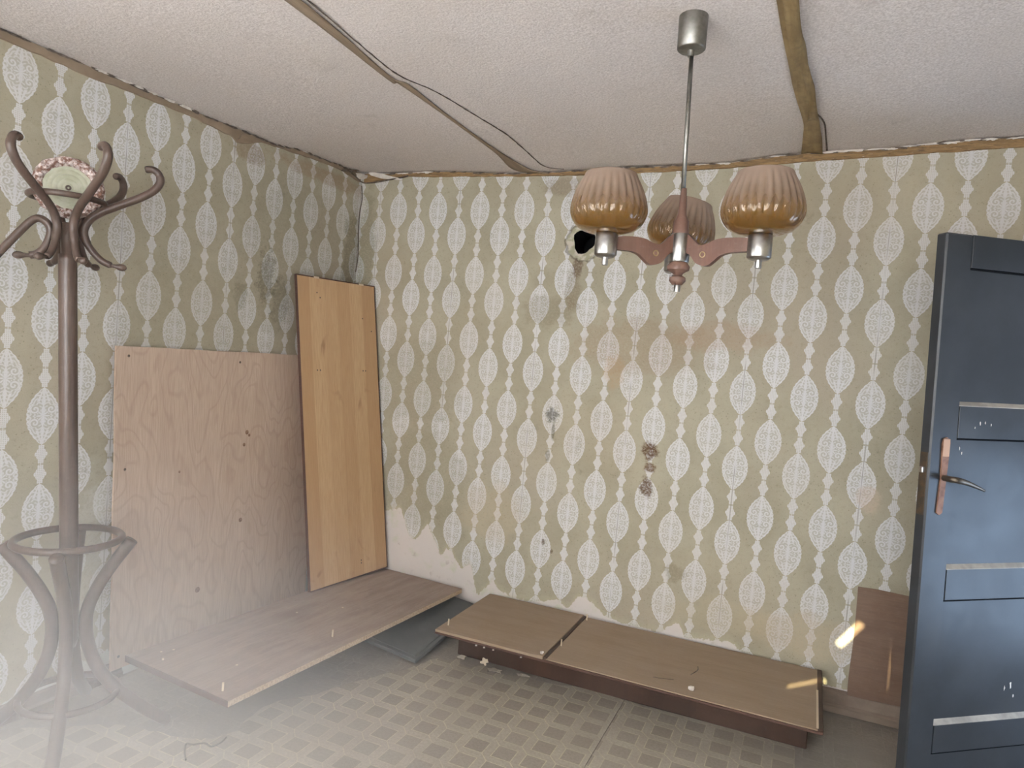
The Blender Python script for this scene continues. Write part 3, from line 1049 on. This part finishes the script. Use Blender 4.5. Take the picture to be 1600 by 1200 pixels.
# low cabinet lying along the back wall
cab = thing('low_cabinet', 'long low brown cabinet lying on the floor along the patterned wall', 'cabinet', None, (1.04, -.6, 0))
def cbx(name, lo, hi, mat, bev=.002, par=cab):
    o = (1.04, -.6, 0)
    return box(name, [lo[i] - o[i] for i in range(3)], [hi[i] - o[i] for i in range(3)], mat, par, bev)
cbx('base', (1.068, -.425, 0), (2.628, -.035, .155), MT['mahog'], .004)
cbx('carcass_frame', (1.048, -.604, .155), (2.672, -.037, .168), MT['mahog'], .003)
cbx('back_sheet', (1.575, -.606, .168), (2.655, -.037, .174), MT['hard'], .0015)
cbx('back_sheet', (1.040, -.612, .168), (1.572, -.037, .182), MT['hard'], .0015)
cbx('divider', (1.572, -.606, .160), (1.588, -.037, .1785), MT['mahog'], .002)
cbx('edge_strip', (2.655, -.604, .160), (2.674, -.037, .1765), MT['mahog'], .002)
cbx('edge_strip', (2.650, -.600, .1755), (2.658, -.26, .1775), MT['dowel'], .0006)
cbx('edge_strip', (1.040, -.616, .162), (2.674, -.606, .1705), MT['trimdark'], .002)
for x, y, h in ((1.069, -.540, .03), (1.596, -.440, .03), (1.60, -.075, .03)):
    z0 = .182 if x < 1.5 else .174
    lathe('dowel', [(.0035, 0), (.0035, h), (0, h + .001)], MT['dowel'], cab, 10, True, (x - 1.04, y + .6, z0))
for k, (x, y) in enumerate(((1.25, -.613), (1.29, -.613), (1.335, -.613), (1.47, -.613))):
    lathe('tack', [(.0, .0), (.005, .0), (.004, .004), (0, .005)], MT['white'], cab, 8, False, (x - 1.04, -.003 if True else 0, .15))
tube('scratch', catmull([(2.18 - 1.04, .29, .1744), (2.185 - 1.04, .26, .1746), (2.18 - 1.04, .235, .1744), (2.165 - 1.04, .19, .1744)], 4), .0022, MT['crack'], cab, 6)
tube('scratch', catmull([(2.03 - 1.04, .08, .1744), (2.07 - 1.04, .09, .1746), (2.11 - 1.04, .105, .1744)], 4), .0012, MT['crack'], cab, 6)
# white chip lying on it
bm = bmesh.new()
bmesh.ops.create_icosphere(bm, subdivisions=2, radius=1.0)
for v in bm.verts:
    n_ = mnoise.noise(v.co * 1.7)
    v.co = Vector((v.co.x * .014, v.co.y * .011, v.co.z * .009)) * (1 + .45 * n_)
tag(from_bm('plaster_chip', bm, MT['white'], None, (2.191, -.545, .181)), 'small white plaster chip lying on the low cabinet', 'chip')
bm = bmesh.new()
bmesh.ops.create_icosphere(bm, subdivisions=2, radius=1.0)
for v in bm.verts:
    v.co = Vector((v.co.x * .009, v.co.y * .009, v.co.z * .007)) * (1 + .45 * mnoise.noise(v.co * 1.9))
tag(from_bm('plaster_chip', bm, MT['white'], None, (1.56, -.585, .188)), 'tiny white plaster crumb at the front end of the cabinet divider', 'chip')

# brown board leaning on the right behind the door
M4 = frame4((2.781, -.033, .0945), (1, 0, 0), (.012, .026, .47))
bb = slab('leaning_board', rough_line([(0, 0), (.36, -.0), (.37, .465), (.008, .473), (0, 0)], .07, .003)[:-1], lambda a, b, c: (a, b, c - .008), .008, MT['brownboard'])
bb.matrix_world = M4
tag(bb, 'short brown board leaning against the wallpaper, half hidden by the door', 'board')

# bit of string on the floor by the laminated panel
tag(tube('string', catmull([(.70, -1.50, .004), (.712, -1.535, .006), (.700, -1.565, .003), (.665, -1.565, .004), (.64, -1.590, .004), (.615, -1.60, .003), (.655, -1.64, .004), (.69, -1.665, .003)], 6), .003, MT['string'], None, 6),
    'thin curled grey string on the floor before the laminated panel', 'string')

# ------------------------------------------------------------------ the open door
hd = math.radians(37.5)
u = Vector((math.cos(hd), math.sin(hd), 0))
tilt = math.radians(-0.9)
vz = Vector((0, 0, 1)) * math.cos(tilt) + u * math.sin(tilt)
P0 = Vector((2.892, -.781, 1.95)) - vz * 1.945
uu = (u - vz * u.dot(vz)).normalized()
M4 = frame4(P0, uu, vz)          # z points to the camera side
door = thing('door_leaf', 'dark slate-blue panelled wooden door standing open at the right', 'door', M4)
WD, HD, TH = .86, 1.945, .042
# leaf built of stiles, rails and recessed panels; front face at z = 0
def dbx(name, x0, x1, y0, y1, z0, z1, mat=None, bev=.002):
    return box(name, (x0, y0, z0), (x1, y1, z1), mat or MT['door'], door, bev)
SW = .105
dbx('stile', 0, SW, 0, HD, -TH, 0, bev=.005)
dbx('stile', WD - SW, WD, 0, HD, -TH, 0, bev=.005)
rails = [(HD - .105, HD), (1.285, 1.392), (.748, .852), (.232, .328)]
for a, b in rails:
    dbx('rail', SW, WD - SW, a, b, -TH, -.0005, bev=.001)
dbx('rail', SW, WD - SW, 0, .10, -TH, -.0005, bev=.001)
tops = [.10] + [b for a, b in rails[::-1]]
bots = [a for a, b in rails[::-1]]
for lo, hi in zip(tops, bots):
    dbx('panel', SW - .005, WD - SW + .005, lo - .005, hi + .005, -.028, -.014, bev=.001)
for a, b in rails[1:]:
    # worn sloping ledge on top of the rail
    bm = bmesh.new()
    pr_ = [(b - .002, -.0003), (b - .002, -.014), (b + .013, -.0139), (b + .001, .0003)]
    A_ = [bm.verts.new((SW - .004, y, z)) for y, z in pr_]
    B_ = [bm.verts.new((WD - SW + .004, y, z)) for y, z in pr_]
    for k in range(4): bm.faces.new((A_[k], A_[(k + 1) % 4], B_[(k + 1) % 4], B_[k]))
    bm.faces.new(A_); bm.faces.new(B_)
    from_bm('ledge', bm, MT['ledge'], door)
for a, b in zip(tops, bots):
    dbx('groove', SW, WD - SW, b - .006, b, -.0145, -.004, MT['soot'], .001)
# lock on the edge, latch, back plate, lever
box('lock_plate', (-.0022, 1.03, -.034), (0.0, 1.235, -.006), MT['lockplate'], door, .0006)
lt = box('latch', (-.012, 1.168, -.027), (-.0015, 1.188, -.013), MT['chrome'], door, .002)
bm = bmesh.new()
pp = [(.040, 1.040), (.046, 1.15), (.043, 1.27), (.047, 1.282), (.058, 1.288), (.069, 1.282), (.073, 1.27), (.068, 1.15), (.062, 1.040), (.051, 1.033)]
va = [bm.verts.new((a, b, .0)) for a, b in pp]
vb = [bm.verts.new((a, b, .005)) for a, b in pp]
for k in range(len(pp)): bm.faces.new((va[k], va[(k + 1) % len(pp)], vb[(k + 1) % len(pp)], vb[k]))
bm.faces.new(va); bm.faces.new(vb)
plate = from_bm('back_plate', bm, MT['rust'], door)
box('bare_end', (.0450, 1.225, .005), (.0705, 1.282, .0062), simple('bare_copper_end', lin(192, 154, 128), .6), plate, .0005)
tube('lever_handle', catmull([(.058, 1.155, .0), (.058, 1.155, .03), (.064, 1.155, .046), (.10, 1.148, .050), (.145, 1.134, .048), (.180, 1.122, .044)], 5),
     [.010, .010, .010, .010, .010, .010, .010, .010, .010, .010, .010, .010, .010, .0095, .009, .0085, .008, .0075, .007, .0065, .006, .0055, .005, .0045, .004, .004], MT['steel'], door, 10)
for x, y, z, r in ((.40, .43, -.0137, .006), (.425, .44, -.0137, .009), (.44, .40, -.0137, .005), (.19, 1.335, .0003, .005), (.21, 1.340, .0003, .004), (.235, 1.332, .0003, .003), (.17, 1.322, .0003, .003), (.13, 1.25, -.0137, .004), (.14, 1.235, -.0137, .004)):
    flake('paint_fleck', (x, y, z), (1, 0, 0), (0, 1, 0), r * .6, r * 1.6, MT['white'], door, .0006, 7)
box('splinter', (-.001, .055, -.030), (.02, .135, .0012), MT['dowel'], door, .003)
for y in (.35, 1.6):
    lathe('hinge', [(.008, 0), (.008, .1), (0, .101)], MT['steel'], door, 12, True).location = (WD, y, -.02)
    bpy.context.view_layer.update()
hz = door.children[-1]
for c_ in door.children:
    if c_.name.startswith('hinge'): c_.rotation_euler = (-PI / 2, 0, 0)

# door frame in the right wall
bm = bmesh.new()
for lo, hi in (((RX - .012, -1.24, 0), (RX + .15, -1.16, 2.08)), ((RX - .012, -.27, 0), (RX + .15, -.19, 2.08)), ((RX - .012, -1.16, 2.0), (RX + .15, -.27, 2.08))):
    bm_box(bm, lo, hi, .003)
struct(from_bm('door_1', bm, MT['door']))

# ------------------------------------------------------------------ chandelier
AX = Vector((2.150, -1.359, 0))
ch = thing('chandelier', 'three-armed wooden chandelier with amber glass shades hanging from the ceiling', 'lamp', None, (2.150, -1.359, 2.448))
tl = Vector((.013, .004, -.78)).normalized()
# local frame: origin at ceiling; z up, slightly out of plumb
ch.rotation_euler = (0, 0, 0)
def cp(z): return Vector((.0165 * (2.448 - z) * 1.0, .006 * (2.448 - z), z - 2.448))
lathe('ceiling_canopy', [(.0, .004), (.040, .004), (.0405, -.002), (.0395, -.090), (.036, -.094), (.010, -.095), (.009, -.112), (.0, -.112)], MT['canopy'], ch, 40, False)
tube('rod', [cp(2.36), cp(2.15), cp(1.94)], .0065, MT['canopy'], ch, 14)
hub = [('cone', [(.008, .130), (.0105, .09), (.0125, .055), (.021, .035), (.0225, .012), (.0235, .010), (.0235, .0), (.0, .0)], 1.835, MT['lampwood']),
       ('metal_hub', [(.0, .080), (.027, .080), (.0285, .077), (.0285, .003), (.027, .0), (.0, .0)], 1.755, MT['chrome']),
       ('turned_finial', [(.0, .0), (.012, -.0), (.024, -.0), (.0325, -.012), (.031, -.022), (.017, -.030), (.012, -.036), (.0225, -.043), (.0235, -.053), (.014, -.064), (.0, -.065)], 1.755, MT['lampwood']),
       ('finial_tip', [(.0, 0), (.0085, 0), (.009, -.003), (.0088, -.020), (.0, -.021)], 1.691, MT['chrome'])]
for nm, prf, z, mt in hub:
    lathe(nm, prf, mt, ch, 32, False, cp(z))
lathe('screw', [(.0, .0), (.005, 0), (.0045, .006), (0, .007)], MT['chrome'], ch, 10, False, cp(1.712) + Vector((-.016, -.016, 0)))
v0 = math.radians(101.3 - 90)
NF = 28


def flute(a, z):
    k = max(0.0, min(1.0, (z - .026) / .03)) * max(0.0, min(1.0, (.155 - z) / .03))
    return .046 * k * (abs(math.cos(a * NF / 2)) - .6)


outer = [(.030, 0.0), (.055, .003), (.082, .014), (.100, .034), (.1085, .058), (.109, .078), (.105, .102), (.097, .130), (.087, .156), (.078, .176), (.0745, .186)]
inner = [(r - .004, z + (.004 if i < 2 else 0)) for i, (r, z) in enumerate(outer)][::-1]
prof = []
def dens(pr_, n):
    out = []
    c_ = catmull([(r, 0, z) for r, z in pr_], n)
    return [(p.x, p.z) for p in c_]
outer = [(r * .96, z * .87) for r, z in outer]
inner = [(r * .96, z * .87) for r, z in inner]
prof = dens(outer, 3) + [(.0696, .1636)] + dens(inner, 3)
bm = bmesh.new()
Rg = bm_lathe(bm, prof, NF * 8, flute=flute)
bm.faces.new(Rg[0])
bm.faces.new(Rg[-1])
shade_me = bpy.data.meshes.new('glass_shade')
bmesh.ops.recalc_face_normals(bm, faces=bm.faces)
bm.to_mesh(shade_me); bm.free()
shade_me.materials.append(MT['shade'])
for p in shade_me.polygons: p.use_smooth = True
ARMS = [(-30, .235, -.003), (93, .225, .002), (208, .226, -.008)]
for psi, L, dz in ARMS:
    a = v0 + math.radians(psi)
    d = Vector((math.cos(a), math.sin(a), 0))
    n = Vector((-d.y, d.x, 0))
    base = cp(1.79) * 1.0
    # wooden arm: flat board cut to a wave
    top = [(.026, .044), (.038, .034), (.062, .012), (.085, .012), (.11, .022), (.14, .026), (.175, .025), (L - .028, .022)]
    bot = [(L - .028, -.014), (.175, -.014), (.15, -.015), (.128, -.022), (.110, -.036), (.094, -.047), (.076, -.047), (.056, -.038), (.040, -.018), (.026, -.010)]
    tp = [(p.x, p.y) for p in catmull([(x, y, 0) for x, y in top], 4)]
    bt = [(p.x, p.y) for p in catmull([(x, y, 0) for x, y in bot], 4)]
    loop = tp + bt
    arm = slab('arm', loop, lambda x, z, c, d=d, n=n, base=base, dz=dz: tuple(base + d * x + n * (c - .009) + Vector((0, 0, z + dz * min(1, x / L)))), .018, MT['lampwood'], ch)
    ey = bmesh.new()
    for sgn in (-1, 1):
        cen = base + d * .078 + n * sgn * .0098 + Vector((0, 0, -.018))
        ring = [cen + d * (.0075 * math.cos(2 * PI * k / 16)) + Vector((0, 0, .0075 * math.sin(2 * PI * k / 16))) for k in range(16)]
        bm_tube(ey, ring, .0016, 6, True)
    from_bm('eyelet', ey, MT['brass'], arm, None, True)
    s0 = base + d * L + Vector((0, 0, dz))
    lathe('socket', [(.0, -.036), (.008, -.036), (.0085, -.034), (.0085, -.0555), (.0, -.056)][::-1] and
          [(.0, -.058), (.0078, -.058), (.0085, -.056), (.0085, -.037), (.024, -.036), (.0305, -.030), (.031, -.028), (.031, .026), (.029, .029), (.0, .029)], MT['chrome'], ch, 32, False, s0)
    sh = link('glass_shade', shade_me, None, ch, s0 + Vector((0, 0, .0295)))
    if psi == 93:
        sh.rotation_euler = Matrix.Rotation(math.radians(12), 3, Vector((-math.sin(v0), math.cos(v0), 0))).to_euler()
    lathe('bulb_holder', [(.0, .0), (.018, .0), (.018, .045), (.014, .048), (.0, .048)], MT['bulb'], ch, 20, False, s0 + Vector((0, 0, .036)))

# ------------------------------------------------------------------ coat stand
C0 = Vector((.240, -1.770, 0)); C1 = Vector((.222, -1.858, 1.9))
rack = thing('coat_stand', 'brown bentwood coat stand with curved hooks and ring base at the left', 'coat stand', None, C0)
def axp(z): return (C1 - C0) * (z / 1.9)
def pol(rho, z, az, straight=False):
    c = axp(z) if not straight else axp(min(z, .75)) * (1 if z > .3 else z / .3)
    c = axp(z)
    return Vector((c.x + rho * math.cos(az), c.y + rho * math.sin(az), z))
bm = bmesh.new()
zz = [.33, .36, .5, .8, 1.2, 1.55, 1.672, 1.690, 1.692, 1.74, 1.79, 1.795]
rr_ = [.020, .028, .029, .0285, .028, .0275, .0275, .0275, .021, .0205, .0205, .015]
bm_tube(bm, [axp(z) for z in zz], rr_, 24)
from_bm('pole', bm, MT['bent'], rack, None, True)
# four bent legs
for k, az in enumerate((47, 137, 227, 317)):
    a = math.radians(az)
    pf = [(.192, .705), (.166, .668), (.126, .610), (.086, .540), (.058, .470), (.050, .400), (.060, .320), (.090, .240), (.140, .165), (.205, .100), (.262, .052), (.315, .015)]
    pts = catmull([pol(r, z, a) for r, z in pf], 5)
    n = len(pts)
    leg = tube('leg', pts, [.0215] * (n - 3) + [.0215, .0205, .015], MT['bent'], rack, 14)
def ring(name, R, z, rad, n=56):
    c = axp(z)
    return tube(name, [Vector((c.x + R * math.cos(2 * PI * k / n), c.y + R * math.sin(2 * PI * k / n), z)) for k in range(n)], rad, MT['bent'], rack, 12, True)
ring('umbrella_ring', .160, .715, .0125)
ring('base_ring', .150, .158, .0115)
ring('crown_ring', .108, 1.872, .010)
# five S-shaped hooks and one that has swung down
S_PROF = [(.128, 1.668), (.100, 1.680), (.074, 1.706), (.052, 1.742), (.047, 1.778), (.066, 1.814), (.105, 1.843), (.150, 1.866), (.200, 1.890), (.250, 1.915), (.290, 1.942), (.312, 1.972), (.308, 1.998), (.286, 2.012), (.258, 2.008)]
for az, sc, lo in ((47, .86, 1.0), (107, .84, .6), (167, .60, .9), (290, .70, .6), (347, .98, .55)):
    a = math.radians(az)
    pf = [((r if r < .06 else .05 + (r - .05) * (lo if z < 1.75 else sc)), z) for r, z in S_PROF]
    pts = catmull([pol(r, z, a) for r, z in pf], 5)
    n = len(pts)
    rad = [.0115 if i < 14 else .0135 if i < n - 12 else .0125 for i in range(n)]
    rad[0] = .008; rad[-1] = .009; rad[-2] = .0115
    hook = tube('hook', pts, rad, MT['bent'], rack, 12)
    e = pol(pf[0][0], pf[0][1], a)
    dr = Vector((math.cos(a), math.sin(a), -.10))
    bm = bmesh.new()
    bm_tube(bm, [e + dr * t for t in (-.004, .002, .012, .024, .034, .042, .046)], [.009, .0065, .007, .0118, .0125, .009, .003], 12)
    from_bm('knob', bm, MT['bent'], hook, None, True)
a = math.radians(238)
pf = [(.105, 1.672), (.085, 1.680), (.064, 1.704), (.050, 1.740), (.048, 1.768), (.060, 1.788), (.080, 1.796), (.102, 1.782), (.135, 1.740), (.175, 1.684), (.215, 1.626), (.245, 1.580)]
pts = catmull([pol(r, z, a) for r, z in pf], 5)
hook = tube('hook', pts, .0125, MT['bent'], rack, 12)
hook['label'] = 'loose hook swung downwards'
e = pol(.105, 1.672, a)
dr = Vector((math.cos(a), math.sin(a), -.10))
bm = bmesh.new()
bm_tube(bm, [e + dr * t for t in (-.004, .002, .012, .024, .034, .042, .046)], [.009, .0065, .007, .0118, .0125, .009, .003], 12)
from_bm('knob', bm, MT['bent'], hook, None, True)

# hat resting on the crown of the stand, its top facing the room
nrm = Vector((.80, -.56, -.16)).normalized()
hu = Vector((0, 0, 1)).cross(nrm).normalized()
M4 = frame4(Vector((.214, -1.850, 1.912)), hu, nrm.cross(hu))
hat = thing('hat', 'round hat with speckled woolly brim and pale green top in the coat stand', 'hat', M4)
n = 72
ringp = [Vector((.087 * math.cos(2 * PI * k / n), .083 * math.sin(2 * PI * k / n), 0)) for k in range(n)]
brim = tube('brim', ringp, .0175, MT['fur'], hat, 24, True)
for v in brim.data.vertices:
    nn = mnoise.noise(v.co * 60)
    v.co += (v.co - Vector((v.co.x, v.co.y, 0)).normalized() * .085).normalized() * nn * .003
cr_ = [(.0, .015)]
for k in range(1, 60):
    r = .076 * k / 59
    z = .015 - .009 * (k / 59) ** 2 + .0016 * abs(math.sin(r * 210))
    cr_.append((r, z))
cr_ += [(.078, -.018), (.0, -.022)]
lathe('crown_top', cr_, MT['hatcloth'], hat, 56, False)
bm = bmesh.new()
bm_tube(bm, [Vector((.006 * math.cos(2 * PI * k / 20), .006 * math.sin(2 * PI * k / 20), .0165)) for k in range(20)], .003, 8, True)
from_bm('button', bm, MT['bent'], hat, None, True)

# ------------------------------------------------------------------ haze added in the near corner, a scatter volume imitating lens glare
def veil():
    m_ = bpy.data.materials.new('glare_veil')
    m_.use_nodes = True
    t = m_.node_tree
    S.tree = t
    t.nodes.remove(t.nodes['Principled BSDF'])
    tc = t.nodes.new('ShaderNodeTexCoord')
    sep = t.nodes.new('ShaderNodeSeparateXYZ')
    t.links.new(tc.outputs['Object'], sep.inputs[0])
    x, y, z = (S(sep.outputs[i]) for i in range(3))
    ex, ey, ez = (x - .75) / 1.60, (y + 2.25) / 1.32, z / 1.35
    d = ssqrt(ex * ex + ey * ey + ez * ez)
    den = ss(d, 1.0, 0.0) * 0.44
    v = t.nodes.new('ShaderNodeVolumeScatter')
    v.inputs['Color'].default_value = (.97, .97, .98, 1)
    v.inputs['Anisotropy'].default_value = -0.35
    t.links.new(den.v, v.inputs['Density'])
    t.links.new(v.outputs[0], t.nodes['Material Output'].inputs['Volume'])
    return m_


hz = box('glare_veil', (-.0, -3.2, .002), (2.25, -.92, 1.36), veil(), None, 0)
hz['kind'] = 'stuff'
hz['label'] = 'added pale glare haze hanging low over the floor around the coat stand'
hz['category'] = 'veil'
